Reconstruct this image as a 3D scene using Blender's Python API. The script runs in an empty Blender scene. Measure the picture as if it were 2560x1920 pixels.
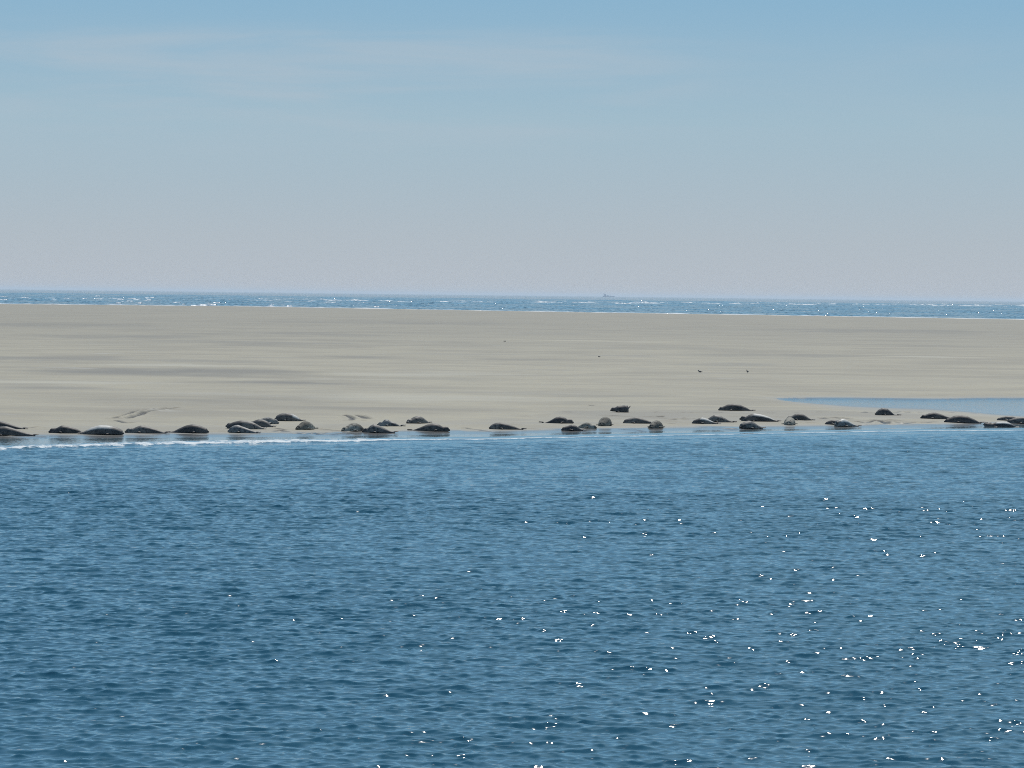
import bpy, bmesh, math, random
import numpy as np
from mathutils import Matrix, Vector

SC = bpy.context.scene
COL = SC.collection
R_ = math.radians

# ------------------------------------------------------------------ camera
F_PX, W_PX, H_PX = 9000.0, 2560.0, 1920.0
CAM_Z, PITCH, ROLL = 6.0, math.atan(222.5 / 9000.0), 0.0121
fwd = Vector((0, math.cos(PITCH), -math.sin(PITCH)))
r0 = Vector((1, 0, 0)); u0 = r0.cross(fwd)
cR = math.cos(ROLL) * r0 + math.sin(ROLL) * u0
cU = -math.sin(ROLL) * r0 + math.cos(ROLL) * u0
cam = bpy.data.cameras.new('camera'); cam_o = bpy.data.objects.new('camera', cam); COL.objects.link(cam_o)
m = Matrix.Identity(4)
for i in range(3):
    m[i][0] = cR[i]; m[i][1] = cU[i]; m[i][2] = -fwd[i]
m[0][3], m[1][3], m[2][3] = 0, 0, CAM_Z
cam_o.matrix_world = m
cam.sensor_width = 36.0; cam.lens = 36.0 * F_PX / W_PX
cam.clip_start = 0.5; cam.clip_end = 200000.0
SC.camera = cam_o

# ------------------------------------------------------------------ light
SUN_EL, SUN_AZ = 58.5, 12.0          # azimuth measured from +Y towards +X
SUN_STRENGTH, SKY_STRENGTH = 3.6, 0.085
sd = Vector((math.cos(R_(SUN_EL)) * math.sin(R_(SUN_AZ)), math.cos(R_(SUN_EL)) * math.cos(R_(SUN_AZ)), math.sin(R_(SUN_EL))))
sun = bpy.data.lights.new('sun', 'SUN'); sun.energy = SUN_STRENGTH; sun.angle = R_(0.55); sun.color = (1.0, 0.955, 0.88)
sun_o = bpy.data.objects.new('sun', sun); COL.objects.link(sun_o)
sun_o.rotation_mode = 'QUATERNION'; sun_o.rotation_quaternion = sd.to_track_quat('Z', 'Y')
sun_o.location = (0, 0, 50)

world = bpy.data.worlds.new('World'); SC.world = world; world.use_nodes = True
nt = world.node_tree; nt.nodes.clear()
def N(t, ty, **kw):
    n = t.nodes.new(ty)
    for k, v in kw.items():
        if k == 'inp':
            for kk, vv in v.items(): n.inputs[kk].default_value = vv
        else: setattr(n, k, v)
    return n
def L(t, a, b): t.links.new(a, b)
out = N(nt, 'ShaderNodeOutputWorld'); bg = N(nt, 'ShaderNodeBackground', inp={'Strength': SKY_STRENGTH})
L(nt, bg.outputs[0], out.inputs[0])
sky = N(nt, 'ShaderNodeTexSky', sky_type='NISHITA', sun_disc=False, sun_elevation=R_(SUN_EL), sun_rotation=R_(SUN_AZ),
        altitude=0.0, air_density=1.0, dust_density=0.4, ozone_density=1.0)
tc = N(nt, 'ShaderNodeTexCoord'); sx = N(nt, 'ShaderNodeSeparateXYZ'); L(nt, tc.outputs['Generated'], sx.inputs[0])
# the air near the horizon clears quickly with height: read the sky higher up
zm = N(nt, 'ShaderNodeMath', operation='MULTIPLY_ADD', inp={1: 2.6, 2: 0.035}); L(nt, sx.outputs[2], zm.inputs[0])
cx = N(nt, 'ShaderNodeCombineXYZ'); L(nt, sx.outputs[0], cx.inputs[0]); L(nt, sx.outputs[1], cx.inputs[1]); L(nt, zm.outputs[0], cx.inputs[2])
nrm = N(nt, 'ShaderNodeVectorMath', operation='NORMALIZE'); L(nt, cx.outputs[0], nrm.inputs[0]); L(nt, nrm.outputs[0], sky.inputs[0])
# thin veils of cirrus, a band a few degrees up
mp = N(nt, 'ShaderNodeMapping', inp={'Scale': (11, 11, 90), 'Location': (3.1, 0.4, 2.0)}); L(nt, tc.outputs['Generated'], mp.inputs[0])
nz = N(nt, 'ShaderNodeTexNoise', inp={'Scale': 1.0, 'Detail': 6.0, 'Roughness': 0.58, 'Distortion': 0.5}); L(nt, mp.outputs[0], nz.inputs['Vector'])
mr = N(nt, 'ShaderNodeMapRange', interpolation_type='SMOOTHSTEP', inp={1: 0.33, 2: 0.68, 3: 0.0, 4: 0.6}); L(nt, nz.outputs[0], mr.inputs[0])
b1 = N(nt, 'ShaderNodeMapRange', interpolation_type='SMOOTHSTEP', inp={1: 0.03, 2: 0.055}); L(nt, sx.outputs[2], b1.inputs[0])
b2 = N(nt, 'ShaderNodeMapRange', interpolation_type='SMOOTHSTEP', inp={1: 0.0765, 2: 0.068}); L(nt, sx.outputs[2], b2.inputs[0])
mm = N(nt, 'ShaderNodeMath', operation='MULTIPLY'); L(nt, mr.outputs[0], mm.inputs[0]); L(nt, b1.outputs[0], mm.inputs[1])
xf = N(nt, 'ShaderNodeMapRange', interpolation_type='SMOOTHSTEP', inp={1: 0.07, 2: 0.01, 3: 0.25}); L(nt, sx.outputs[0], xf.inputs[0])
mmx = N(nt, 'ShaderNodeMath', operation='MULTIPLY'); L(nt, mm.outputs[0], mmx.inputs[0]); L(nt, xf.outputs[0], mmx.inputs[1])
mm2 = N(nt, 'ShaderNodeMath', operation='MULTIPLY'); L(nt, mmx.outputs[0], mm2.inputs[0]); L(nt, b2.outputs[0], mm2.inputs[1])
mix = N(nt, 'ShaderNodeMix', data_type='RGBA'); L(nt, mm2.outputs[0], mix.inputs[0])
tint = N(nt, 'ShaderNodeMix', data_type='RGBA', blend_type='MULTIPLY', inp={0: 1.0}); L(nt, sky.outputs[0], tint.inputs[6]); tint.inputs[7].default_value = (.80, 1.22, 1.34, 1)
zr = N(nt, 'ShaderNodeMapRange', inp={1: 0.0, 2: 0.12}); L(nt, sx.outputs[2], zr.inputs[0])
low = N(nt, 'ShaderNodeValToRGB'); L(nt, zr.outputs[0], low.inputs[0])
els = low.color_ramp.elements
stops = [(0.0, (.466, .503, .552)), (.13, (.432, .496, .550)), (.40, (.355, .500, .592)), (.68, (.258, .450, .612)), (1.0, (.28, .535, .76))]  # top stop: bright band added above the view for lighter wave reflections
while len(els) < len(stops): els.new(.5)
for e, (p0, c0) in zip(els, stops): e.position = p0; e.color = (*c0, 1)
lows = N(nt, 'ShaderNodeVectorMath', operation='SCALE', inp={'Scale': 1 / SKY_STRENGTH}); L(nt, low.outputs[0], lows.inputs[0])
hf = N(nt, 'ShaderNodeMapRange', interpolation_type='SMOOTHSTEP', inp={1: 0.15, 2: 0.42}); L(nt, sx.outputs[2], hf.inputs[0])
mlow = N(nt, 'ShaderNodeMix', data_type='RGBA'); L(nt, hf.outputs[0], mlow.inputs[0]); L(nt, lows.outputs[0], mlow.inputs[6]); L(nt, tint.outputs[2], mlow.inputs[7])
L(nt, mlow.outputs[2], mix.inputs[6]); mix.inputs[7].default_value = (.43 / SKY_STRENGTH, .515 / SKY_STRENGTH, .59 / SKY_STRENGTH, 1)
L(nt, mix.outputs[2], bg.inputs[0])

SC.view_settings.view_transform = 'Standard'; SC.view_settings.look = 'None'
SC.view_settings.exposure = 0.0; SC.view_settings.gamma = 1.0; SC.view_settings.use_curve_mapping = False
SC.render.engine = 'CYCLES'
SC.cycles.use_denoising = False
SC.cycles.max_bounces = 4; SC.cycles.volume_bounces = 1
SC.cycles.sample_clamp_indirect = 4.0
SC.cycles.filter_width = 1.0

# ------------------------------------------------------------------ helpers
def px_dir(px, py):
    return fwd * F_PX + cR * (px - W_PX / 2) - cU * (py - H_PX / 2)
def hit(px, py, z=0.0):
    d = px_dir(px, py); t = (z - CAM_Z) / d.z
    return Vector((d.x * t, d.y * t, z))
def tag(o, label=None, cat=None, group=None, kind=None):
    for k, v in (('label', label), ('category', cat), ('group', group), ('kind', kind)):
        if v: o[k] = v
    return o
def mesh_np(name, co, faces, mat, smooth=True):
    me = bpy.data.meshes.new(name)
    n, f = len(co), len(faces)
    me.vertices.add(n); me.vertices.foreach_set('co', np.asarray(co, np.float32).ravel())
    me.loops.add(f * 4); me.loops.foreach_set('vertex_index', faces.astype(np.int32).ravel())
    me.polygons.add(f); me.polygons.foreach_set('loop_start', np.arange(0, f * 4, 4, dtype=np.int32))
    me.polygons.foreach_set('use_smooth', np.full(f, smooth, dtype=bool))
    me.update(); me.materials.append(mat)
    o = bpy.data.objects.new(name, me); COL.objects.link(o); return o
def grid_faces(nr, nc, closed=False):
    i = np.arange(nr - 1)[:, None]; j = np.arange(nc if closed else nc - 1)[None, :]
    j2 = (j + 1) % nc
    a = i * nc + j; b = i * nc + j2; c = (i + 1) * nc + j2; d = (i + 1) * nc + j
    return np.stack([a, b, c, d], -1).reshape(-1, 4)
def attr(o, name, v):
    a = o.data.attributes.new(name, 'FLOAT', 'POINT'); a.data.foreach_set('value', np.asarray(v, np.float32).ravel())
def sm(a, b, x):
    t = np.clip((x - a) / (b - a), 0, 1); return t * t * (3 - 2 * t)
_rs = np.random.RandomState(11); _lat = _rs.rand(256, 256)
def vnoise(x, y):
    xi = np.floor(x).astype(np.int64); yi = np.floor(y).astype(np.int64); fx = x - xi; fy = y - yi
    fx = fx * fx * (3 - 2 * fx); fy = fy * fy * (3 - 2 * fy)
    g = lambda a, b: _lat[a & 255, b & 255]
    return (g(xi, yi) * (1 - fx) + g(xi + 1, yi) * fx) * (1 - fy) + (g(xi, yi + 1) * (1 - fx) + g(xi + 1, yi + 1) * fx) * fy
def fbm(x, y, o=4):
    s = 0; a = .5
    for k in range(o): s = s + a * vnoise(x * 2 ** k + 17.3 * k, y * 2 ** k + 5.1 * k); a *= .5
    return s

# ------------------------------------------------------------------ lie of the land, measured on the ground
def line(pts, z=0.0):
    w = [hit(p[0], p[1], z) for p in pts]; return np.array([v.x for v in w]), np.array([v.y for v in w])
def ext(l, x):            # polyline y(x), carried straight on past its ends
    X, Y = l; y = np.interp(x, X, Y)
    sl = (Y[2] - Y[0]) / (X[2] - X[0]); sr = (Y[-1] - Y[-3]) / (X[-1] - X[-3])
    y = np.where(x < X[0], Y[0] + sl * (x - X[0]), y); return np.where(x > X[-1], Y[-1] + sr * (x - X[-1]), y)
shore_l = line([(0, 1096), (210, 1096), (420, 1094), (640, 1093), (800, 1091), (1000, 1088), (1200, 1085), (1500, 1081), (1780, 1075), (1920, 1073), (2200, 1070), (2320, 1069), (2400, 1066), (2480, 1064), (2560, 1061)])
foam_l = line([(0, 1124), (210, 1118), (420, 1112), (820, 1106), (1000, 1103), (1200, 1101), (1620, 1092), (1920, 1087), (2140, 1082), (2340, 1080), (2560, 1078)])
pool_t = line([(1880, 998.5), (2000, 997), (2140, 997.5), (2250, 999), (2350, 1000), (2450, 998), (2560, 998)])
pool_b = line([(1880, 999.5), (1950, 1006), (2000, 1010), (2100, 1014), (2200, 1018), (2300, 1021), (2400, 1028), (2450, 1033), (2560, 1041)])
far_l = line([(-400, 755.5), (0, 760.5), (640, 767), (1400, 780.5), (1920, 788.5), (2560, 799.5), (2900, 804)])
def farline(x):
    return np.interp(x, far_l[0], far_l[1])
TRACKS = [  # furrows left by seals and rows of dents: pixel polyline, half width m, depth m
 ([(285,1047),(292,1043),(305,1041),(322,1036),(340,1028),(365,1025),(398,1022)], .09, .09),
 ([(318,1047),(330,1043),(352,1037),(360,1031),(385,1027),(415,1024),(443,1020)], .10, .10),
 ([(290,1051),(300,1054),(315,1058),(330,1057)], .08, .04),
 ([(862,1039),(872,1041),(881,1047),(877,1052)], .08, .06), ([(888,1039),(900,1040),(911,1044),(917,1048)], .12, .08),
 ([(905,1052),(915,1051)], .06, .05), ([(800,1073),(830,1076),(858,1079)], .08, .05), ([(800,1084),(812,1083)], .08, .05),
 ([(832,1087),(850,1085),(868,1087)], .08, .05), ([(684,1079),(700,1076),(716,1080)], .08, .05), ([(690,1071),(716,1076)], .07, .04),
 ([(740,1083),(760,1086),(780,1083),(800,1087)], .07, .05), ([(1150,1071),(1162,1070),(1178,1073),(1195,1075),(1222,1079)], .07, .04),
 ([(1300,1041),(1318,1041)], .10, .05), ([(1412,1030),(1425,1031)], .10, .06), ([(1352,1038),(1368,1038)], .10, .05),
 ([(1470,1013),(1481,1014)], .08, .05), ([(1282,1061),(1293,1061)], .10, .05), ([(1328,1073),(1342,1074)], .09, .06),
 ([(1522,1040),(1536,1041)], .11, .08), ([(1540,1048),(1552,1048)], .08, .05), ([(1545,1041),(1575,1042)], .08, .04),
 ([(1617,1043),(1622,1043)], .10, .10), ([(1648,1044),(1651,1042)], .10, .10), ([(1655,1047),(1665,1047)], .09, .06),
 ([(1665,1053),(1672,1053)], .10, .09), ([(1677,1051),(1682,1050)], .10, .08), ([(1692,1049),(1698,1049)], .10, .08),
 ([(1702,1049),(1712,1048)], .10, .08), ([(1718,1048),(1730,1047)], .08, .06), ([(1675,1060),(1682,1060)], .08, .05),
 ([(1828,1073),(1832,1073)], .12, .08), ([(1825,1041),(1850,1041)], .08, .05), ([(1630,1031),(1645,1031)], .08, .04),
 ([(1652,1031),(1664,1031)], .08, .05), ([(1708,1032),(1730,1032)], .08, .05), ([(1740,1032),(1768,1031)], .08, .05),
 ([(1790,1031),(1800,1031)], .10, .06), ([(1925,1032),(1935,1032)], .08, .05), ([(1942,1043),(1965,1044)], .10, .06),
 ([(1990,1032),(2010,1032)], .08, .05), ([(2040,1031),(2055,1030)], .08, .05), ([(2052,1045),(2062,1048)], .10, .06),
 ([(2083,1044),(2093,1047)], .12, .08), ([(2112,1046),(2122,1048)], .10, .07), ([(2140,1054),(2165,1058),(2190,1052),(2215,1059)], .08, .06),
 ([(2192,1052),(2218,1060)], .12, .09), ([(2218,1053),(2235,1058)], .12, .09), ([(2222,1049),(2245,1052)], .08, .06),
 ([(2245,1059),(2265,1060),(2285,1056)], .08, .06), ([(2140,1030),(2150,1030)], .08, .05), ([(2160,1032),(2178,1030)], .09, .06),
 ([(2240,1031),(2258,1029)], .10, .06), ([(2268,1031),(2285,1030)], .09, .05), ([(2292,1031),(2300,1031)], .08, .05),
 ([(2380,1032),(2395,1032)], .10, .07), ([(2400,1033),(2440,1034)], .08, .05), ([(2310,1058),(2335,1055)], .08, .05),
 ([(2020,1057),(2030,1057)], .10, .07), ([(2150,1062),(2185,1062)], .07, .05), ([(75,1070),(86,1069)], .08, .06), ([(96,1069),(108,1069)], .08, .05),
 ([(94,1093),(108,1093)], .08, .05), ([(30,1092),(60,1093)], .08, .05), ([(552,1062),(560,1062)], .08, .05), ([(550,1079),(558,1079)], .09, .06),
 ([(1985,1051),(2015,1053)], .07, .04), ([(2455,1054),(2458,1056)], .07, .04), ([(1560,1074),(1590,1076)], .07, .04), ([(1600,1078),(1606,1079)], .08, .05),
]
DAMP = [  # damp darker patches and pale dry ridges on the flat: pixel centre, half width, half height, strength
 (480,931,330,9,.85),(250,926,200,5,.5),(690,958,190,5,.95),(80,897,260,8,.7),(560,902,200,6,.55),(900,892,130,4,.6),(1960,890,330,5,.6),(1500,990,150,3,.5),
 (120,970,150,4,.55),(960,1021,220,4,.5),(600,858,260,6,.55),(300,842,220,5,.5),(760,836,260,5,.45),(1300,898,130,3,.6),(2200,827,330,4,.45),(1200,862,170,4,.4),
 (1850,912,160,3,.35),(1050,948,190,5,.4),(1700,870,200,4,.4),(130,812,260,4,.4),(1050,806,300,4,.3),(2330,865,200,4,.4),(380,1003,220,4,.45),(760,1000,260,3,.45),
 (2250,892,170,1.6,-.9),(450,914,220,3,-.5),(1480,853,260,2,-.5),(700,947,240,2,-.5),(1000,935,300,5,-.35),(200,955,260,4,-.4),(1150,990,330,9,-.35),(500,985,200,4,-.3),(1990,885,150,1.4,-.5)]
def base_H(x, y):
    d = y - ext(shore_l, x)
    up = .12 * (1 - np.exp(-np.maximum(d, 0) / 5.0)) + .16 * (1 - np.exp(-np.maximum(d, 0) / 30.0))
    d = d + 1.1 * (fbm(x / 2.6 + 31, y * 0 + 7, 4) - .47)
    up = .12 * (1 - np.exp(-np.maximum(d, 0) / 5.0)) + .16 * (1 - np.exp(-np.maximum(d, 0) / 30.0))
    h = np.where(d > 0, up, np.maximum(d * .035, -1.2))
    h = h + sm(3, 25, d) * .05 * (fbm(x / 22., y / 13., 3) - .45)
    jb = 2.6 * (fbm(x / 2.2 + 3, y / 3. + 50, 4) - .47); pm = np.minimum(y - ext(pool_b, x) + jb, ext(pool_t, x) - y + .6 * jb) / 1.6
    pm = sm(-.9, .9, pm) * sm(pool_t[0][0], pool_t[0][0] + 3, x)
    h = h * (1 - pm) + pm * -.12
    near_bank = np.maximum(ext(pool_b, x) - y, 0)
    low_ = .05 + .006 * near_bank + .25 * sm(pool_t[0][0] + 5, pool_t[0][0] - 6, x) + .3 * sm(-1, 7, y - ext(pool_t, x))
    h = np.minimum(h, low_)
    e = farline(x) - y
    h = h * sm(-6, 40, e) - .9 * sm(0, -60, e)
    side = sm(700, 420, np.abs(x))
    return h * side - 1.2 * (1 - side)
def Hs(x, y): return float(base_H(np.array([x]), np.array([y]))[0])
def at(px, py):
    z = 0.0
    for k in range(8):
        p = hit(px, py, z); z = .5 * z + .5 * Hs(p.x, p.y)
    p = hit(px, py, z); return p

# ------------------------------------------------------------------ materials
def new_mat(name):
    mt = bpy.data.materials.new(name); mt.use_nodes = True; t = mt.node_tree; t.nodes.clear()
    o = N(t, 'ShaderNodeOutputMaterial'); p = N(t, 'ShaderNodeBsdfPrincipled'); L(t, p.outputs[0], o.inputs[0]); return mt, t, p
def noise(t, vec, scale, detail=4, rough=.55, dist=0.0, stretch=None):
    if stretch:
        mpn = N(t, 'ShaderNodeMapping', inp={'Scale': stretch}); L(t, vec, mpn.inputs[0]); vec = mpn.outputs[0]
    n = N(t, 'ShaderNodeTexNoise', inp={'Scale': scale, 'Detail': detail, 'Roughness': rough, 'Distortion': dist}); L(t, vec, n.inputs['Vector']); return n.outputs[0]
def rng(t, v, a, b, c=0., d=1., smooth=True):
    n = N(t, 'ShaderNodeMapRange', interpolation_type='SMOOTHSTEP' if smooth else 'LINEAR', inp={1: a, 2: b, 3: c, 4: d}); L(t, v, n.inputs[0]); return n.outputs[0]
def math_(t, op, a, b):
    n = N(t, 'ShaderNodeMath', operation=op)
    for i, v in enumerate((a, b)):
        if isinstance(v, (int, float)): n.inputs[i].default_value = v
        else: L(t, v, n.inputs[i])
    return n.outputs[0]
def mixc(t, f, a, b, blend='MIX'):
    n = N(t, 'ShaderNodeMix', data_type='RGBA', blend_type=blend)
    for i, v in ((0, f), (6, a), (7, b)):
        if isinstance(v, (int, float)): n.inputs[i].default_value = v
        elif isinstance(v, tuple): n.inputs[i].default_value = (*v, 1)
        else: L(t, v, n.inputs[i])
    return n.outputs[2]
def attrn(t, name):
    n = N(t, 'ShaderNodeAttribute', attribute_name=name); return n.outputs['Fac']

def water_material():
    mt, t, p = new_mat('sea_water')
    g = N(t, 'ShaderNodeNewGeometry'); pos = g.outputs['Position']
    deep = mixc(t, noise(t, pos, .02, 3), (.018, .084, .132), (.024, .100, .146))
    foam = attrn(t, 'foam')
    fn = noise(t, pos, 3.4, 5, .75, .6, stretch=(.7, .6, 1.0))
    fm = rng(t, math_(t, 'ADD', math_(t, 'MULTIPLY', foam, .52), fn), .80, 1.04)
    shal = attrn(t, 'shallow')
    c = mixc(t, shal, deep, (.15, .20, .21))
    c = mixc(t, fm, c, (.60, .63, .63))
    L(t, c, p.inputs['Base Color'])
    p.inputs['IOR'].default_value = 1.333
    L(t, rng(t, fm, 0, 1, .06, .6), p.inputs['Roughness'])
    # ripples too small for the mesh tilt the normal directly, so that far water keeps its slopes
    def tilt(scale, detail, stretch):
        mpn = N(t, 'ShaderNodeMapping', inp={'Scale': stretch}); L(t, pos, mpn.inputs[0])
        n = N(t, 'ShaderNodeTexNoise', inp={'Scale': scale, 'Detail': detail, 'Roughness': .6}); L(t, mpn.outputs[0], n.inputs['Vector'])
        v = N(t, 'ShaderNodeVectorMath', operation='SUBTRACT'); L(t, n.outputs['Color'], v.inputs[0]); v.inputs[1].default_value = (.5, .5, .5); return v.outputs[0]
    def scl(v, f):
        n = N(t, 'ShaderNodeVectorMath', operation='SCALE'); L(t, v, n.inputs[0])
        if isinstance(f, float): n.inputs['Scale'].default_value = f
        else: L(t, f, n.inputs['Scale'])
        return n.outputs[0]
    cal = attrn(t, 'calm'); farr = attrn(t, 'far'); fine = attrn(t, 'fine')
    s1 = scl(tilt(16.0, 2, (.7, 1, 1)), math_(t, 'MULTIPLY', math_(t, 'MULTIPLY', rng(t, cal, -.5, 1, 1.35, .3, False), fine), math_(t, 'SUBTRACT', 1.0, farr)))
    s2 = scl(tilt(.9, 4, (.6, 1, 1)), math_(t, 'MULTIPLY', farr, 2.5))
    av = N(t, 'ShaderNodeVectorMath', operation='ADD'); L(t, s1, av.inputs[0]); L(t, s2, av.inputs[1])
    fl = N(t, 'ShaderNodeVectorMath', operation='MULTIPLY'); L(t, av.outputs[0], fl.inputs[0]); fl.inputs[1].default_value = (.7, 1, 0)
    ad = N(t, 'ShaderNodeVectorMath', operation='ADD'); L(t, g.outputs['Normal'], ad.inputs[0]); L(t, fl.outputs[0], ad.inputs[1])
    nn = N(t, 'ShaderNodeVectorMath', operation='NORMALIZE'); L(t, ad.outputs[0], nn.inputs[0]); L(t, nn.outputs[0], p.inputs['Normal'])
    return mt

def sand_material():
    mt, t, p = new_mat('wet_sand')
    g = N(t, 'ShaderNodeNewGeometry'); pos = g.outputs['Position']
    a = noise(t, pos, .045, 5, .6, .6, stretch=(.75, 1, 1)); b = noise(t, pos, .17, 5, .6, .4, stretch=(.6, 1, 1)); bigp = noise(t, pos, .009, 2); c3 = noise(t, pos, 1.3, 4, .6)
    v = math_(t, 'ADD', math_(t, 'MULTIPLY', a, .55), math_(t, 'MULTIPLY', b, .45))
    col = mixc(t, rng(t, v, .38, .58), (.254, .226, .168), (.342, .305, .219))
    col = mixc(t, math_(t, 'MULTIPLY', rng(t, a, .54, .66, 0, .55), rng(t, bigp, .40, .60, .25, 1.)), col, (.17, .160, .145))
    col = mixc(t, rng(t, b, .36, .28, 0, .5), col, (.44, .42, .37))
    col = mixc(t, rng(t, c3, .35, .7, 0, .35), col, (.25, .235, .205))
    dmp = attrn(t, 'damp'); col = mixc(t, rng(t, dmp, 0, 1, 0, .85, False), col, (.160, .150, .130)); col = mixc(t, rng(t, dmp, 0, -1, 0, .8, False), col, (.46, .44, .37))
    wet = attrn(t, 'wet')
    col = mixc(t, wet, col, (.15, .145, .135))
    col = mixc(t, attrn(t, 'mark'), col, (.045, .042, .038))
    L(t, col, p.inputs['Base Color'])
    L(t, rng(t, wet, 0, 1, .78, .16, False), p.inputs['Roughness'])
    p.inputs['Specular IOR Level'].default_value = .35
    bp = N(t, 'ShaderNodeBump', inp={'Distance': .03}); L(t, rng(t, wet, 0, 1, .6, .08, False), bp.inputs['Strength'])
    L(t, noise(t, pos, 7.0, 4, .6, 0, stretch=(.5, 1, 1)), bp.inputs['Height']); L(t, bp.outputs[0], p.inputs['Normal'])
    return mt

M_SEA, M_SAND = water_material(), sand_material()

# ------------------------------------------------------------------ sea
def sea():
    inner = np.linspace(-.19, .19, 1100)
    outL = -np.geomspace(.2, math.pi, 34)[::-1]; outR = np.geomspace(.2, math.pi, 34)[:-1]
    az = np.concatenate([outL, inner, outR])
    r = np.concatenate([[2, 8, 16, 24, 30], np.arange(34, 43, .08), np.arange(43, 72, .032), np.arange(72, 110, .05), np.arange(110, 182, .11), np.arange(182, 232, .6), np.geomspace(234, 1150, 24), np.geomspace(1180, 6200, 620), np.geomspace(6600, 70000, 24)])
    Rr, A0 = np.meshgrid(r, az, indexing='ij')
    # the fine part fans out to 9 m beyond both sides of the view at every distance
    wdt = np.maximum(.145 + 9.0 / np.maximum(Rr, 34), .19); s_ = np.abs(A0)
    A = np.sign(A0) * np.where(s_ <= .19, s_ / .19 * wdt, wdt + (s_ - .19) / (math.pi - .19) * (math.pi - wdt))
    x = Rr * np.sin(A); y = Rr * np.cos(A)
    d = y - ext(shore_l, x)
    ang = np.clip((.1895 - s_) / .012, 0, 1)
    amp = sm(31, 37, Rr) * ang * sm(228, 190, Rr)
    gust = .72 + .5 * fbm(x / 9. + 3, y / 14., 3)
    amp = amp * np.where(d > 8, .03, np.where(d > 0, .03, .07 + .93 * sm(-6, -14.5, d))) * gust
    rs = np.random.RandomState(5)
    dx = np.zeros_like(x); dy = np.zeros_like(x); z = np.zeros_like(x)
    sel = np.where(amp > 1e-4); xs, ys_, am, rr = x[sel], y[sel], amp[sel], Rr[sel]
    zx = np.zeros_like(xs); dxx = np.zeros_like(xs); dyy = np.zeros_like(xs)
    n = 130
    for i in range(n):
        lam = .10 * (1.9 / .10) ** ((i + rs.rand()) / n)
        k = 2 * math.pi / lam
        th = R_(261 + rs.randn() * (15 if lam > .6 else 24 if lam > .28 else 42))
        a = .0056 * lam ** (.72 if lam > .8 else .95) * (.72 if lam < .14 else 1.10 if lam < .50 else .85 if lam < .75 else .50 if lam < 1.2 else .34) * (1.0 if lam > .5 else .95)
        a *= .7 + .6 * rs.rand()
        ph = rs.rand() * 6.283
        arg = k * (math.cos(th) * xs + math.sin(th) * ys_) + ph
        fade = np.clip((lam / (.00085 * rr) - 1.0), 0, 1) if lam < .6 else 1.0
        s = np.sin(arg); c = np.cos(arg); aa = a * fade
        zx += aa * s; dxx += aa * math.cos(th) * c; dyy += aa * math.sin(th) * c
    z[sel] = zx * am; x[sel] = xs + .75 * dxx * am; y[sel] = ys_ + .75 * dyy * am
    # the swell beyond the sandbank
    fs = np.where((Rr > 1150) & (Rr < 6400)); xf, yf, rf = x[fs], y[fs], Rr[fs]; zf = np.zeros_like(xf)
    for i in range(26):
        lam = rs.uniform(16, 60); k = 2 * math.pi / lam; th = R_(265 + rs.randn() * 16); zf += .0030 * lam * np.sin(k * (math.cos(th) * xf + math.sin(th) * yf) + rs.rand() * 6.28)
    z[fs] = zf * sm(1180, 1300, rf) * sm(6200, 4500, rf) * sm(0, 80, yf - farline(xf)) * ang[fs]
    # small breaker running up the bank
    fl = ext(foam_l, x); jag = (fbm(x / 2.3, x * 0 + 4, 4) - .47) * 2.2
    left = sm(2, -12, x); f = y - fl - jag * (.30 + .25 * left)
    ridge = np.exp(-(f / .45) ** 2) * (.06 + .05 * left) * (.5 + fbm(x / 1.1, y / 1.5 + 9, 3)) + np.exp(-((f + 3.2) / .8) ** 2) * .05
    ridge += np.exp(-((f - 3.0) / .3) ** 2) * .03
    msk = ang * sm(-30, -15, f) * (np.abs(f) < 12)
    z = z + ridge * msk
    wid = 2.0 + 3.3 * left
    foam = np.where(f > 0, np.exp(-(f / wid) ** 2), np.exp(-(f / (.25 + .5 * left)) ** 2)) * ((1.10 - .14 * left) + .14 * sm(.3, .6, fbm(x / 3.0 + 40, y / 6., 3)))
    foam = np.maximum(foam, .55 * np.exp(-((f - 3.2 - jag) / .35) ** 2) * sm(.38, .55, fbm(x / 4. + 11, y / 9., 3)))
    foam = np.maximum(foam, .62 * np.exp(-((d + .25) / .30) ** 2) * sm(.3, .5, fbm(x / 2. + 1, y / 5., 3)))
    pb = np.minimum(np.abs(y - ext(pool_b, x)), np.abs(y - ext(pool_t, x)))
    foam = np.maximum(foam, .72 * np.exp(-(pb / .9) ** 2) * (d > 8) * sm(.25, .45, fbm(x / 5., y / 3., 2)))
    foam = np.where(Rr > 232, 0, foam)
    shal = sm(-9.5, -1, d) * (d < 8) * .75 + (d >= 8) * (Rr < 232) * .12
    calm = np.clip(sm(-13, -3, d), 0, 1) * (Rr < 232) * np.where(d > 8, -.5, 1)
    o = mesh_np('sea', np.stack([x, y, z], -1).reshape(-1, 3), grid_faces(len(r), len(az), True), M_SEA)
    # grid winding: make normals face up
    if o.data.polygons[len(o.data.polygons) // 2].normal.z < 0: o.data.flip_normals()
    attr(o, 'foam', foam); attr(o, 'shallow', shal); attr(o, 'calm', np.clip(calm, -.5, 1)); attr(o, 'far', sm(232, 400, Rr) * 1.0); attr(o, 'fine', .13 + .26 * sm(50, 130, Rr) + (1 - ang) * .9)
    tag(o, 'choppy blue sea with sun glints, in front of and beyond the sandbank', None, None, 'structure')
sea()

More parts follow.
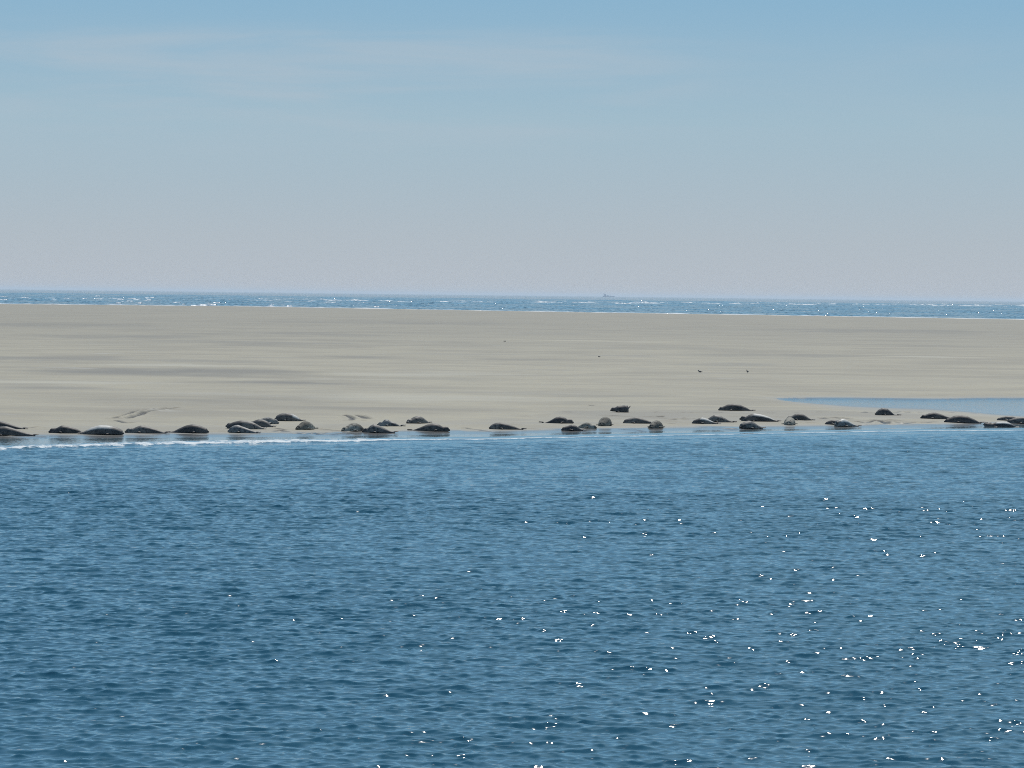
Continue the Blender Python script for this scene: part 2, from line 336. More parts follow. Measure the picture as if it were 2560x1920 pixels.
# ------------------------------------------------------------------ sandbank
def sandbank():
    az = np.concatenate([-np.geomspace(.2, 1.35, 22)[::-1], np.linspace(-.185, .185, 860), np.geomspace(.2, 1.35, 22)])
    r = np.concatenate([np.arange(118, 138, 1.5), np.arange(138, 182, .11), np.arange(182, 235, .5), np.geomspace(236, 1900, 130)])
    Rr, A = np.meshgrid(r, az, indexing='ij')
    x = Rr * np.sin(A); y = Rr * np.cos(A)
    z = base_H(x, y); d = y - ext(shore_l, x)
    mark = np.zeros_like(z)
    near = (Rr < 235) & (np.abs(A) < .2)
    for pts, w, dep in TRACKS:
        w = w * 1.3; dep = dep * 1.3
        P = [at(*q) for q in pts]
        xa = min(q.x for q in P) - 1; xb = max(q.x for q in P) + 1; ya = min(q.y for q in P) - 1; yb = max(q.y for q in P) + 1
        s = np.where(near & (x > xa) & (x < xb) & (y > ya) & (y < yb))
        if not len(s[0]): continue
        X, Y = x[s], y[s]; best = np.full(X.shape, 9.)
        for q0, q1 in zip(P[:-1], P[1:]):
            vx, vy = q1.x - q0.x, q1.y - q0.y; l2 = vx * vx + vy * vy + 1e-9
            tt = np.clip(((X - q0.x) * vx + (Y - q0.y) * vy) / l2, 0, 1)
            best = np.minimum(best, np.hypot(X - q0.x - tt * vx, Y - q0.y - tt * vy))
        nzz = .6 + .8 * vnoise(X * 3, Y * 3)
        prof = np.exp(-(best / w) ** 2); berm = np.exp(-((best - 2.2 * w) / w) ** 2)
        z[s] += (-dep * .6 * prof + dep * .35 * berm) * nzz
        mark[s] = np.maximum(mark[s], np.clip(1.9 * np.exp(-(best / (w * .95)) ** 2) * (nzz - .1), 0, .95))
    damp = .38 * sm(260, 620, y); wob = fbm(x / 9., y / 16., 4) - .47; wob2 = fbm(x / 2.5 + 8, y / 5., 3) - .45
    for px, py, hw, hh, st in DAMP:
        q = at(px, py); sx_ = hw * q.y / F_PX; sy_ = hh * q.y * q.y / (F_PX * CAM_Z)
        e2 = ((x - q.x) / sx_ + wob * 1.2) ** 2 + ((y - q.y) / sy_ + wob * 3 + wob2) ** 2
        damp += st * np.exp(-e2 ** 1.4)
    wet = sm(.10, .02, z) * sm(-4, 0, d) + .5 * sm(.2, .02, z) * (d > 8)
    wet = np.clip(wet + .35 * sm(9, 0, d) * (fbm(x / 3., y / 1.5, 3) > .5), 0, 1)
    o = mesh_np('sand', np.stack([x, y, z], -1).reshape(-1, 3), grid_faces(len(r), len(az)), M_SAND)
    if o.data.polygons[len(o.data.polygons) // 2].normal.z < 0: o.data.flip_normals()
    attr(o, 'damp', damp); attr(o, 'wet', wet); attr(o, 'mark', mark)
    tag(o, 'wide flat grey beige sandbank with wet streaks and seal tracks', None, None, 'structure')
sandbank()

def seabed():
    v = np.array([(-71000, -71000, -4), (71000, -71000, -4), (71000, 71000, -4), (-71000, 71000, -4)], float)
    mt, t, p = new_mat('sea_bed'); g = N(t, 'ShaderNodeNewGeometry')
    L(t, mixc(t, noise(t, g.outputs['Position'], .05), (.12, .11, .09), (.2, .18, .15)), p.inputs['Base Color'])
    o = mesh_np('ground', v, np.array([[0, 1, 2, 3]]), mt); tag(o, 'sandy sea bed under the water', None, None, 'structure')
seabed()

# ------------------------------------------------------------------ far breakers behind the sandbank
def surf():
    mt, t, p = new_mat('surf_foam'); g = N(t, 'ShaderNodeNewGeometry')
    L(t, mixc(t, noise(t, g.outputs['Position'], .3), (.45, .50, .54), (.72, .75, .77)), p.inputs['Base Color']); p.inputs['Roughness'].default_value = .5
    rnd = random.Random(3); V = []; Fc = []
    def ridge(cx, cy, ln, hh, dp, zb=.28):
        n = max(6, int(ln / 3)); b = len(V); ph = rnd.random() * 9; sk = rnd.uniform(-.15, .15)
        for i in range(n + 1):
            s = i / n; env = math.sin(math.pi * s) ** .5
            h = hh * env * (.55 + .45 * math.sin(ph + i * 1.7) * math.sin(ph * 2 + i * .6)) + .02
            X = cx + (s - .5) * ln; Y = cy + sk * (s - .5) * ln + .8 * math.sin(i * .9 + ph)
            V.extend([(X, Y - dp * .5, -.4), (X, Y - dp * .25, zb + h * .75), (X, Y, zb + h), (X, Y + dp * .6, zb + h * .35), (X, Y + dp, -.4)])
            if i:
                for k in range(4): Fc.append((b + (i - 1) * 5 + k, b + i * 5 + k, b + i * 5 + k + 1, b + (i - 1) * 5 + k + 1))
    for k in range(1700):
        px = rnd.uniform(-250, 2810); hz = 722 + .0121 * px
        u = max(0, min(1, px / 1500.)); lo = 24 * (1 - u) + 19.5 * u - (max(px, 1500) - 1500) / 1060 * 5
        if px < 1500 and rnd.random() < .35 * (1 - u): rel = rnd.uniform(lo, 37)
        else: rel = lo - abs(rnd.gauss(0, 1.7)) * (1.0 + .8 * (1 - u)) + (rnd.random() * 7 * (1 - u))
        rel = max(rel, 8)
        if rnd.random() > -.15 + 1.2 * float(vnoise(np.array([px / 45.]), np.array([rel / 6.]))[0]): continue
        q = hit(px, hz + rel); D = q.y
        ridge(q.x, q.y, rnd.uniform(.6, 3.2) * D / 1500 * (1 + 1.5 * u * rnd.random()), rnd.uniform(.10, .36) * D / 1900, 3.0, rnd.uniform(.2, .75))
    # the last ripple breaking along the far edge of the sand
    for k in range(230):
        px = rnd.uniform(-200, 2760); Xw = (px - 1280) / F_PX * 1300; Yf = float(farline(np.array([Xw]))[0]) + rnd.uniform(4, 16)
        hgt = .30 if px > 1850 else rnd.uniform(.12, .42)
        if px < 1850 and rnd.random() < .35: continue
        ridge(Xw, Yf, rnd.uniform(5, 22), hgt * (.55 if px > 900 else 1), 1.5, .02)
    o = mesh_np('surf', np.array(V), np.array(Fc), mt)
    tag(o, 'line of white breakers on the sea behind the sandbank', None, None, 'stuff')
surf()

# ------------------------------------------------------------------ seals
def seal_material(name, ca, cb, rough, spots, spec=.5):
    mt, t, p = new_mat(name); tcn = N(t, 'ShaderNodeTexCoord'); oi = N(t, 'ShaderNodeObjectInfo')
    vv = N(t, 'ShaderNodeVectorMath', operation='ADD'); L(t, tcn.outputs['Object'], vv.inputs[0]); L(t, oi.outputs['Location'], vv.inputs[1])
    v = vv.outputs[0]
    c = mixc(t, rng(t, noise(t, v, 1.4, 3), .40, .60), tuple(q * .85 for q in ca), tuple(q * 1.35 for q in cb))
    c = mixc(t, rng(t, noise(t, v, 7.5, 4, .6, .5), .50, .60, 0, min(1, spots * 1.6)), c, tuple(x * .35 for x in ca))
    c = mixc(t, attrn(t, 'sunlit'), c, (.50, .48, .43))  # pale tone on upper backs, the sun's sheen put into the fur colour
    c = mixc(t, attrn(t, 'mark'), c, (.008, .008, .009))
    L(t, c, p.inputs['Base Color']); p.inputs['Roughness'].default_value = rough; p.inputs['Specular IOR Level'].default_value = spec
    bp = N(t, 'ShaderNodeBump', inp={'Strength': .2, 'Distance': .006}); L(t, noise(t, v, 30, 3), bp.inputs['Height']); L(t, bp.outputs[0], p.inputs['Normal'])
    return mt
COAT = {
 'dark': seal_material('wet_dark_fur', (.038, .034, .032), (.080, .069, .058), .6, .4),
 'brown': seal_material('wet_brown_fur', (.075, .066, .057), (.130, .116, .098), .6, .5),
 'grey': seal_material('grey_fur', (.090, .090, .086), (.165, .162, .150), .55, .6),
 'tan': seal_material('dry_tan_fur', (.17, .155, .125), (.27, .25, .205), .8, .5, .25),
 'pale': seal_material('pale_fur', (.27, .26, .24), (.40, .385, .34), .8, .5, .25),
}
def prof(knots, t):
    k = np.array(knots, float); tt = np.linspace(-.1, 1.1, 145); v = np.interp(tt, k[:, 0], k[:, 1])
    ker = np.hanning(15); ker /= ker.sum(); v = np.convolve(np.pad(v, 7, mode='edge'), ker, mode='valid'); return np.interp(t, tt, v)

def blob(bm, c, r, rot=None):
    mtx = Matrix.Translation(c) @ (rot.to_4x4() if rot else Matrix.Identity(4)) @ Matrix.Diagonal((*r, 1))
    bmesh.ops.create_uvsphere(bm, u_segments=14, v_segments=10, radius=1.0, matrix=mtx)
def paddle(bm, base, d, ln, w, th, up=Vector((0, 0, 1))):
    d = d.normalized(); s = d.cross(up).normalized(); n = s.cross(d); rings = []
    for i in range(7):
        u = i / 6; ww = w * (.55 + .75 * u - .55 * max(0, u - .7) / .3); hh = th * (1 - .55 * u)
        if i == 6: ww *= .45; hh *= .6
        c = base + d * ln * u + up * (.03 * ln * math.sin(u * 3))
        rings.append([bm.verts.new(c + s * ww * math.cos(a) + n * hh * math.sin(a)) for a in [k * math.pi / 4 for k in range(8)]])
    for a, b in zip(rings[:-1], rings[1:]):
        for k in range(8): bm.faces.new((a[k], a[(k + 1) % 8], b[(k + 1) % 8], b[k]))
    bm.faces.new(rings[0][::-1]); bm.faces.new(rings[-1])

def build_seal(Lb, knots, low, wf, head_up, head_r, head_turn, bend, tail_up, rear, front, seed, sunlit):
    """local frame: nose at x=0, tail towards +x, y to the animal's side away from the camera, z up"""
    rnd = random.Random(seed); bm = bmesh.new(); n = 34; rings = []
    t = np.linspace(0, 1, n); T = prof(knots, t); B = prof(low, t) if low else np.full(n, -.03)
    T = np.maximum(T, B + .05); hmax = T.max()
    def spine(u): return bend * (math.sin(math.pi * u) - .3)
    for i in range(n):
        h = (T[i] - B[i]) / 2; c = (T[i] + B[i]) / 2; w = max(.035, wf * hmax * .5 * (h / (hmax / 2)) ** .75)
        x = t[i] * Lb; y = spine(t[i])
        ring = []
        for k in range(20):
            a = 2 * math.pi * k / 20; ca, sa = math.cos(a), math.sin(a)
            zz = B[i] + .6 * h + (1.4 if sa > 0 else .6) * h * (abs(sa) ** .95) * (1 if sa > 0 else -1)
            ww = w * (abs(ca) ** .95) * (1 if ca > 0 else -1) * (1.12 if sa < 0 else 1)
            ring.append(bm.verts.new((x, y + ww, zz)))
        rings.append(ring)
    for a, b in zip(rings[:-1], rings[1:]):
        for k in range(20): bm.faces.new((a[k], b[k], b[(k + 1) % 20], a[(k + 1) % 20]))
    bm.faces.new(rings[0]); bm.faces.new(rings[-1][::-1])
    # head: skull, muzzle and cheeks on the end of the neck
    hz = max(head_r * .85, (T[1] + max(B[1], 0)) / 2) + head_up
    hc = Vector((head_r * .75, spine(0), hz)); ht = R_(head_turn)
    hd = Vector((-math.cos(ht), -math.sin(ht), -.12)).normalized()
    q = hd.to_track_quat('X', 'Z').to_matrix()
    blob(bm, hc, (head_r * 1.12, head_r * .92, head_r * .90), q)
    mz = hc + hd * head_r * 1.05 + Vector((0, 0, -head_r * .22))
    blob(bm, mz, (head_r * .58, head_r * .50, head_r * .44), q)
    blob(bm, (hc + Vector((Lb * .09, spine(.1) - spine(0), -head_up * .4))), (head_r * 1.7, head_r * 1.0, head_r * .92))
    # fore flippers
    for s in (-1, 1):
        if s not in front: continue
        xf = Lb * .27; i = int(.27 * n); w = wf * hmax * .5
        paddle(bm, Vector((xf, spine(.27) + s * w * .75, .07)), Vector((.55, s * .75, -.05)), .27, .055, .026)
    # hind flippers
    te = Vector((Lb * .955, spine(.96), max(.05, (T[-2] + max(B[-2], 0)) / 2)))
    for s in (-1, 1):
        paddle(bm, te, Vector((1, s * rear, tail_up + .05 * s)), .24, .050, .030)
    me = bpy.data.meshes.new('tmp'); bm.to_mesh(me); bm.free()
    tmp = bpy.data.objects.new('tmp', me); COL.objects.link(tmp)
    rm = tmp.modifiers.new('r', 'REMESH'); rm.mode = 'VOXEL'; rm.voxel_size = .019
    s2 = tmp.modifiers.new('s', 'SMOOTH'); s2.factor = .5; s2.iterations = 3
    dg = bpy.context.evaluated_depsgraph_get(); res = bpy.data.meshes.new_from_object(tmp.evaluated_get(dg), depsgraph=dg)
    bpy.data.objects.remove(tmp); bpy.data.meshes.remove(me)
    nv = len(res.vertices); co = np.empty(nv * 3, np.float32); res.vertices.foreach_get('co', co); co = co.reshape(-1, 3)
    mark = np.zeros(nv, np.float32)
    side = Vector((-hd.y, hd.x, 0)).normalized()
    for s in (-1, 1):
        e = hc + hd * head_r * .82 + side * s * head_r * .48 + Vector((0, 0, head_r * .28))
        mark = np.maximum(mark, np.clip(1.6 - np.linalg.norm(co - np.array(e), axis=1) / .020, 0, 1))
    e = mz + hd * head_r * .55 + Vector((0, 0, head_r * .12))
    mark = np.maximum(mark, np.clip(1.6 - np.linalg.norm(co - np.array(e), axis=1) / .022, 0, 1))
    res.polygons.foreach_set('use_smooth', np.ones(len(res.polygons), dtype=bool))
    a = res.attributes.new('mark', 'FLOAT', 'POINT'); a.data.foreach_set('value', mark)
    dv = np.zeros(nv, np.float32)
    if sunlit:      # sun sheen painted pale into the coat: from t0 to t1 along the back, down to a share of the height
        t0, t1, hh = sunlit; u = co[:, 0] / Lb; top = prof(knots, np.clip(u, 0, 1)); jit = .16 * (fbm(co[:, 0] * 9 + seed, co[:, 1] * 9, 3) - .45)
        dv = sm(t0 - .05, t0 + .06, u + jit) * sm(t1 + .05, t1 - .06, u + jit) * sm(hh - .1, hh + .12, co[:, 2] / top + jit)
    a = res.attributes.new('sunlit', 'FLOAT', 'POINT'); a.data.foreach_set('value', dv.astype(np.float32))
    return res

PEAKY = [(0,.42),(.1,.50),(.22,.80),(.36,1),(.5,.94),(.7,.68),(.85,.40),(1,.14)]
MOUND = [(0,.38),(.1,.50),(.3,.88),(.48,1),(.65,.86),(.8,.55),(.92,.28),(1,.14)]
LONG  = [(0,.50),(.08,.66),(.2,.84),(.38,1),(.6,.93),(.78,.70),(.9,.38),(1,.18)]
LATE  = [(0,.45),(.1,.58),(.28,.95),(.42,1),(.6,.72),(.8,.36),(1,.10)]
SLOPE = [(0,.60),(.06,.75),(.18,.96),(.3,1),(.55,.70),(.8,.40),(1,.12)]
# (x left, x right, y base, height px, head side, profile, coat, options, label)
SEALS = [
 (-48, 64, 1072.5, 20.5, 'L', LATE, 'dark', {}, 'dark seal cut off by the left edge, behind the nearer dark seal'),
 (-42, 90, 1089.5, 24, 'L', LATE, 'dark', {}, 'big dark wet seal at the far left nearest the water, head out of view'),
 (120, 208, 1083.5, 20.5, 'L', [(0,.45),(.12,.52),(.22,.7),(.36,1),(.55,.90),(.8,.62),(.92,.4),(1,.15)], 'dark', {}, 'dark brown seal with low head, left neighbour of the long pale backed seal'),
 (196, 308, 1087, 24, 'R', [(0,.50),(.06,.66),(.16,.85),(.35,.98),(.55,1),(.75,.74),(.9,.38),(1,.1)], 'dark', {'wf': 1.5, 'sunlit': (.25, .85, .66)}, 'long seal with a bright pale back and dark flank, third whole seal from the left'),
 (312, 418, 1083.5, 20.5, 'L', [(0,.42),(.12,.5),(.22,.75),(.36,1),(.55,.82),(.75,.52),(.9,.25),(1,.1)], 'brown', {}, 'dark seal with a humped back and long tail, just right of the pale backed seal'),
 (418, 520, 1083, 23, 'R', [(0,.52),(.07,.66),(.2,.88),(.38,1),(.55,.86),(.75,.5),(.88,.2),(1,.12)], 'dark', {}, 'dark seal with blunt head to the right, alone just left of the seal pile'),
 (563, 661, 1073, 22, 'L', LONG, 'brown', {'yaw': -9, 'hu': .05, 'dy': 0}, 'long dark seal lying diagonally behind the grey seal in the left hand pile'),
 (569, 646, 1083, 20.5, 'L', SLOPE, 'grey', {'yaw': -6}, 'grey mottled seal with pale folds at the front of the left hand pile'),
 (621, 684, 1068, 20, 'L', LONG, 'brown', {'yaw': -14, 'hu': .04}, 'dark sided seal in the middle of the left hand pile, pointed head to the left'),
 (634, 694, 1060.5, 17.5, 'R', LONG, 'pale', {'yaw': 12, 'hr': .135}, 'cream coloured seal with a round head at the back of the left hand pile'),
 (686, 758, 1053, 21, 'L', [(0,.6),(.08,.78),(.2,.93),(.4,1),(.6,.92),(.8,.62),(.92,.3),(1,.2)], 'brown', {'sunlit': (.62, .9, .55)}, 'plump dark seal with a pale rump patch, set back right of the seal pile'),
 (744, 784, 1075.5, 22.5, 'L', MOUND, 'tan', {'yaw': 52, 'L': 1.15}, 'small tan seal curled alone on the sand right of the left hand pile'),
 (859, 910, 1080, 22, 'L', MOUND, 'tan', {'yaw': 42, 'L': 1.25}, 'rounded brownish tan seal facing the water, left of the pale nosed grey seal'),
 (906, 990, 1082.5, 22.5, 'L', [(0,.35),(.1,.45),(.2,.82),(.32,1),(.5,.82),(.7,.5),(.85,.25),(1,.15)], 'brown', {}, 'grey brown seal with dark hind flippers, touching the rounded tan seal on its left'),
 (943, 1008, 1066, 18, 'L', [(0,.25),(.12,.5),(.24,.95),(.36,1),(.5,.72),(.7,.52),(.88,.2),(1,.1)], 'grey', {}, 'small grey seal lying a little farther up the sand, behind the grey brown seal'),
 (1021, 1069, 1059.5, 19.5, 'L', MOUND, 'brown', {'yaw': 35, 'L': 1.15}, 'dark domed seal, small and round, behind the tail of the peaked black seal'),
 (1022, 1124, 1078, 20.5, 'R', [(0,.22),(.1,.45),(.25,.86),(.4,1),(.55,.84),(.75,.45),(.9,.18),(1,.08)], 'dark', {}, 'black seal shaped like a low peak, thin tail pointing left to the domed seal'),
 (1223, 1312, 1074, 18, 'L', [(0,.55),(.06,.78),(.2,.96),(.3,1),(.5,.8),(.7,.52),(.88,.18),(1,.08)], 'brown', {}, 'lone dark seal with its blunt head to the left near the middle of the picture'),
 (1352, 1434, 1058.5, 18, 'R', [(0,.18),(.12,.5),(.25,.85),(.38,1),(.55,.85),(.75,.35),(.88,.12),(1,.05)], 'dark', {}, 'dark peaked seal farther up the sand, tail to the left, above the small pair'),
 (1403, 1461, 1077.5, 16, 'L', [(0,.5),(.12,.66),(.25,.78),(.45,1),(.65,.85),(.85,.4),(1,.12)], 'dark', {'yaw': 10}, 'small dark seal in the front of the pair near the middle of the row'),
 (1448, 1484, 1072, 15.5, 'R', MOUND, 'tan', {'yaw': -30, 'L': .95}, 'small tan seal with a dark head to the right, tucked behind the small dark seal'),
 (1494, 1534, 1066, 23, 'L', [(0,.4),(.12,.62),(.3,.95),(.45,1),(.65,.75),(.85,.4),(1,.15)], 'tan', {'yaw': 76, 'L': 1.25, 'wf': 1.05, 'both': 1}, 'pale pyramid shaped seal facing the water with both fore flippers spread'),
 (1526, 1575, 1031, 19, 'L', [(0,.35),(.15,.6),(.35,.86),(.6,.92),(.8,1),(.95,.95),(1,.6)], 'dark', {'tail_up': 1.4, 'low': [(0,.14),(.2,.06),(.35,-.03),(1,-.03)]}, 'small dark seal highest up the sand, arching with both hind flippers raised'),
 (1558, 1630, 1059, 17, 'L', [(0,.4),(.08,.66),(.2,.8),(.42,1),(.6,.85),(.8,.62),(1,.35)], 'brown', {}, 'long dark seal whose tail ends behind a pale and dark rounded seal'),
 (1624, 1662, 1072, 20, 'L', MOUND, 'tan', {'yaw': 62, 'L': 1.2, 'wf': 1.35}, 'rounded seal with pale face and dark side, by the tail of a long seal'),
 (1731, 1798, 1060, 16.5, 'L', [(0,.5),(.08,.66),(.25,.9),(.38,1),(.6,.75),(.8,.4),(1,.12)], 'brown', {'sunlit': (.3, .8, .62)}, 'seal with a pale striped back, in front of another dark seal right of centre'),
 (1768, 1838, 1056, 19, 'L', [(0,.5),(.1,.75),(.25,1),(.45,.9),(.65,.6),(.8,.3),(1,.12)], 'brown', {'yaw': -5}, 'brown seal overlapping the pale striped seal from behind, tail to the right'),
 (1797, 1886, 1027, 18, 'L', [(0,.3),(.1,.6),(.25,.9),(.42,1),(.6,.88),(.78,.55),(.9,.22),(1,.12)], 'dark', {}, 'large smooth dark seal set back on the sand just left of the tidal pool'),
 (1851, 1950, 1054, 20.5, 'L', [(0,.3),(.1,.5),(.22,.85),(.35,1),(.55,.86),(.75,.6),(.88,.28),(1,.1)], 'dark', {'yaw': -5, 'hu': .05, 'sunlit': (.3, .9, .74)}, 'long seal with a bright sheen along its back, below the large pool side seal'),
 (1856, 1906, 1073.5, 21.5, 'L', [(0,.62),(.15,.85),(.35,1),(.55,.85),(.75,.5),(.9,.3),(1,.2)], 'brown', {'yaw': 25, 'L': 1.1}, 'small grey seal at the water edge in front of the seal with the bright sheen'),
 (1967, 2034, 1051, 18, 'L', MOUND, 'brown', {}, 'dark seal lying behind the pale seal that faces the water'),
 (1957, 2001, 1064, 20, 'L', [(0,.5),(.12,.7),(.3,1),(.5,.95),(.7,.7),(1,.2)], 'tan', {'yaw': 80, 'L': 1.3, 'wf': 1.2, 'both': 1}, 'pale seal facing the water head on, dark muzzle, flippers spread on both sides'),
 (2063, 2112, 1062, 12.5, 'L', LONG, 'dark', {'yaw': 0}, 'low dark seal pressed against the left side of a pale backed seal'),
 (2092, 2147, 1067.5, 20, 'L', [(0,.7),(.1,.85),(.3,1),(.5,.86),(.7,.5),(.85,.25),(1,.1)], 'grey', {'yaw': 20, 'L': 1.15, 'sunlit': (.2, .85, .6)}, 'seal with a pale back and grey face, right of the low dark seal it touches'),
 (2189, 2250, 1038.5, 19, 'L', [(0,.5),(.1,.78),(.28,1),(.5,.9),(.68,.5),(.8,.16),(1,.1)], 'dark', {}, 'dark domed seal with a thin tail to the right, alone just below the tidal pool'),
 (2303, 2384, 1047.5, 17, 'L', [(0,.3),(.1,.6),(.25,.86),(.42,1),(.6,.8),(.8,.45),(1,.2)], 'dark', {}, 'dark seal whose tail reaches behind a bigger black seal, right of the lone domed seal'),
 (2363, 2458, 1057.5, 20, 'L', [(0,.35),(.1,.62),(.25,.92),(.4,1),(.6,.86),(.8,.5),(.92,.2),(1,.08)], 'dark', {}, 'bigger black seal overlapping the tail of the seal on its left'),
 (2460, 2546, 1070, 16, 'L', [(0,.85),(.1,.8),(.25,.72),(.4,.95),(.6,1),(.78,.85),(.9,.5),(1,.25)], 'dark', {'hu': .06, 'sunlit': (.35, .85, .7)}, 'wet dark seal in shallow water with a bright back and raised head'),
 (2493, 2560, 1052, 12, 'L', LONG, 'dark', {}, 'small dark seal seen behind the mottled seal at the right edge'),
 (2520, 2612, 1059.5, 18, 'L', LONG, 'brown', {}, 'mottled dark seal cut off by the right edge of the picture'),
]
for i, (xa, xb, yb, hp, side, kn, coat, op, label) in enumerate(SEALS):
    base = at((xa + xb) / 2, yb); mpp = base.y / F_PX
    yaw = op.get('yaw', 0); end_on = abs(yaw) > 20
    wpx = (xb - xa) * mpp
    Lb = op.get('L') or (wpx - .13) / math.cos(R_(yaw))
    hm = hp * mpp
    low = [(a, b) for a, b in op['low']] if 'low' in op else None
    knots = [(a, b * hm) for a, b in kn]
    wf = op.get('wf', 1.3)
    if end_on: wf = max(wf, 1.35)
    me = build_seal(Lb, knots, low, wf, op.get('hu', 0), op.get('hr', min(.12, .36 * hm)), op.get('turn', random.Random(i).uniform(-5, 35) if side == 'L' else random.Random(i).uniform(-35, 5)),
                    random.Random(i + 70).uniform(-.05, .05), op.get('tail_up', random.Random(i + 9).uniform(-.06, .10)), random.Random(i + 3).uniform(.12, .4),
                    (-1, 1) if (op.get('both') or end_on) else ((-1,) if side == 'L' else (1,)), i, op.get('sunlit'))
    me.name = 'seal'; me.materials.append(COAT[coat])
    o = bpy.data.objects.new('seal', me); COL.objects.link(o)
    rz = R_(yaw) if side == 'L' else R_(180 + yaw)
    # centre the body on its place in the row
    cl = Lb / 2
    back = abs(math.sin(R_(yaw))) * Lb / 2 + .22 if abs(yaw) > 3 else .25
    off = Vector((math.cos(rz) * cl, math.sin(rz) * cl))
    cx_, cy_ = base.x, base.y + back
    z = Hs(cx_, cy_)
    o.location = (cx_ - off.x, cy_ - off.y, z - .012); o.rotation_euler = (0, 0, rz)
    tag(o, label, 'seal', 'seals hauled out along the edge of the sandbank')

# ------------------------------------------------------------------ gulls on the flat sand
def gull(px, py, rz, standing, label):
    bm = bmesh.new(); z0 = .13 if standing else .06
    blob(bm, Vector((0, 0, z0 + .02)), (.16, .075, .075), Matrix.Rotation(.12, 3, 'Y'))
    blob(bm, Vector((.15, 0, z0 + .0)), (.12, .03, .022)); blob(bm, Vector((-.12, 0, z0 + .09)), (.045, .04, .07)); blob(bm, Vector((-.15, 0, z0 + .15)), (.05, .04, .042))
    blob(bm, Vector((-.21, 0, z0 + .14)), (.035, .011, .012))
    if standing:
        for s in (-.03, .03): blob(bm, Vector((0, s, .06)), (.011, .011, .08)); blob(bm, Vector((-.02, s, .006)), (.035, .02, .008))
    me = bpy.data.meshes.new('t'); bm.to_mesh(me); bm.free(); tmp = bpy.data.objects.new('t', me); COL.objects.link(tmp)
    rm = tmp.modifiers.new('r', 'REMESH'); rm.mode = 'VOXEL'; rm.voxel_size = .008
    dg = bpy.context.evaluated_depsgraph_get(); res = bpy.data.meshes.new_from_object(tmp.evaluated_get(dg), depsgraph=dg); bpy.data.objects.remove(tmp)
    res.polygons.foreach_set('use_smooth', np.ones(len(res.polygons), dtype=bool)); res.materials.append(M_BIRD)
    o = bpy.data.objects.new('bird', res); COL.objects.link(o); p = at(px, py); o.location = (p.x, p.y, p.z); o.rotation_euler = (0, 0, rz); o.scale = (.8, .8, .8)
    tag(o, label, 'bird', 'birds resting on the open sand')
M_BIRD = seal_material('bird_plumage', (.05, .05, .052), (.11, .11, .11), .6, .3)
gull(1750, 931, 0.1, False, 'tiny dark bird sitting low on the open sand, the left one of two')
gull(1869, 932.5, -1.1, True, 'tiny dark bird standing upright on the open sand, the right one of two')

def stone(px, py, w, label):
    bm = bmesh.new(); bmesh.ops.create_icosphere(bm, subdivisions=3, radius=1); rr = random.Random(px)
    for v in bm.verts:
        f = 1 + .18 * math.sin(v.co.x * 4 + px) * math.cos(v.co.y * 3) + rr.uniform(-.05, .05); v.co = Vector((v.co.x * w * f, v.co.y * w * .7 * f, max(v.co.z, -.3) * w * .6 * f))
    me = bpy.data.meshes.new('stone'); bm.to_mesh(me); bm.free(); me.materials.append(M_STONE)
    o = bpy.data.objects.new('stone', me); COL.objects.link(o); p = at(px, py); o.location = (p.x, p.y, p.z + .04); tag(o, label, 'stone', 'small dark lumps far out on the sand')
M_STONE, t_, p_ = new_mat('dark_stone'); g_ = N(t_, 'ShaderNodeNewGeometry')
L(t_, mixc(t_, noise(t_, g_.outputs['Position'], 8), (.05, .048, .044), (.11, .105, .095)), p_.inputs['Base Color'])
stone(1262, 854, .13, 'tiny dark lump far out on the sand, just left of the picture centre')
stone(1498, 893, .12, 'tiny dark lump on the sand left of the two resting birds')

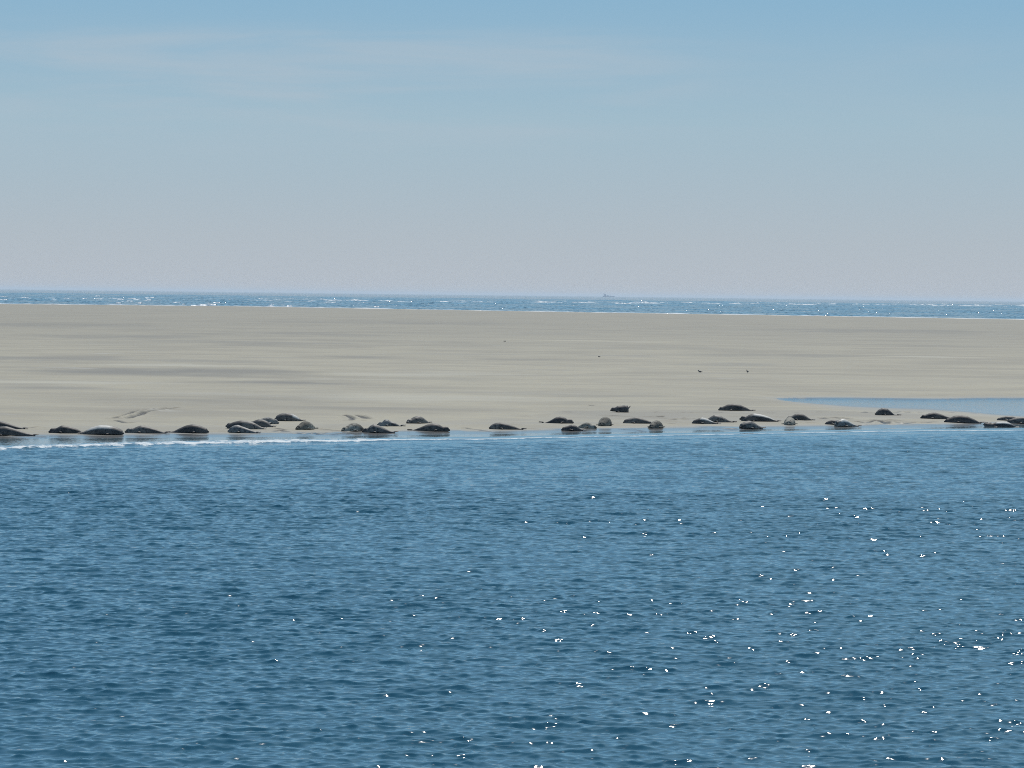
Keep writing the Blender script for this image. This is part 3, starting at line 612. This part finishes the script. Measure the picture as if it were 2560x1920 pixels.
# ------------------------------------------------------------------ ship on the horizon
def ship():
    p = px_dir(1521, 744); k = 24000 / p.y
    root = bpy.data.objects.new('ship', None); COL.objects.link(root); root.location = (p.x * k, 24000, 0); root.scale = (1.5, 1.5, 1.5)
    tag(root, 'small hazy ship on the horizon with its bridge at the left end', 'ship')
    def pm(name, col):
        mt, t, q = new_mat(name); g = N(t, 'ShaderNodeNewGeometry'); L(t, mixc(t, noise(t, g.outputs['Position'], .3), col, tuple(c * 1.3 for c in col)), q.inputs['Base Color']); return mt
    hullm, housem = pm('hull_paint', (.42, .48, .56)), pm('house_paint', (.50, .55, .62))
    def part(name, build, mt, parent=root):
        bm = bmesh.new(); build(bm); bmesh.ops.recalc_face_normals(bm, faces=bm.faces); me = bpy.data.meshes.new(name); bm.to_mesh(me); bm.free(); me.materials.append(mt)
        o = bpy.data.objects.new(name, me); COL.objects.link(o); o.parent = parent; return o
    def hull(bm):
        prev = None
        for i in range(13):
            u = i / 12; x = -25 + 52 * u; w = 5.2 * min(1, 1.2 * (1 - u) ** .5 + .02) * min(1, .7 + u * 2); dk = 3.6 + 1.6 * max(0, u - .75) / .25
            ring = [bm.verts.new((x + (1.5 * max(0, u - .8) / .2 if zz > 1 else 0), s * w * (1 if zz > 1 else .75), zz)) for s, zz in ((-1, -1.5), (-1, dk), (1, dk), (1, -1.5))]
            if prev:
                for q in range(4): bm.faces.new((prev[q], prev[(q + 1) % 4], ring[(q + 1) % 4], ring[q]))
            else: bm.faces.new(ring)
            prev = ring
        bm.faces.new(prev[::-1])
    def box(x0, x1, w, z0, z1, tp=0):
        def f(bm):
            b = [bm.verts.new((x, y, z0)) for x, y in ((x0, -w), (x1, -w), (x1, w), (x0, w))]; t = [bm.verts.new((x, y, z1)) for x, y in ((x0 + tp, -w + tp), (x1 - tp, -w + tp), (x1 - tp, w - tp), (x0 + tp, w - tp))]
            bm.faces.new(b[::-1]); bm.faces.new(t)
            for q in range(4): bm.faces.new((b[q], b[(q + 1) % 4], t[(q + 1) % 4], t[q]))
        return f
    part('hull', hull, hullm); part('superstructure', box(-22, -10, 4.3, 3.6, 11, .4), housem); part('bridge', box(-20, -12, 4.9, 11.01, 13.8, .3), housem)
    part('funnel', box(-21.5, -19, 1.2, 13.81, 17, .2), hullm); part('mast', box(-14.6, -14, .3, 13.81, 20, .1), hullm)
    part('cargo', box(-8, 4, 3.8, 3.62, 7.5, .5), hullm); part('deck_crane', box(8, 9.2, .6, 4.2, 9, .2), hullm)
ship()

# ------------------------------------------------------------------ haze
HAZE = 3.6e-5
def haze():
    s = 75000; V = np.array([(x, y, z) for z in (-5.5, 30) for x, y in ((-s, -s), (s, -s), (s, s), (-s, s))], float)
    F = np.array([(3, 2, 1, 0), (4, 5, 6, 7), (0, 1, 5, 4), (1, 2, 6, 5), (2, 3, 7, 6), (3, 0, 4, 7)])
    mt = bpy.data.materials.new('sea_haze'); mt.use_nodes = True; t = mt.node_tree; t.nodes.clear(); o = N(t, 'ShaderNodeOutputMaterial')
    v = N(t, 'ShaderNodeVolumePrincipled', inp={'Color': (.86, .91, .97, 1), 'Density': HAZE, 'Anisotropy': .2}); L(t, v.outputs[0], o.inputs['Volume'])
    ob = mesh_np('haze', V, F, mt, False); tag(ob, 'thin pale sea haze in the air', None, None, 'stuff')
haze()
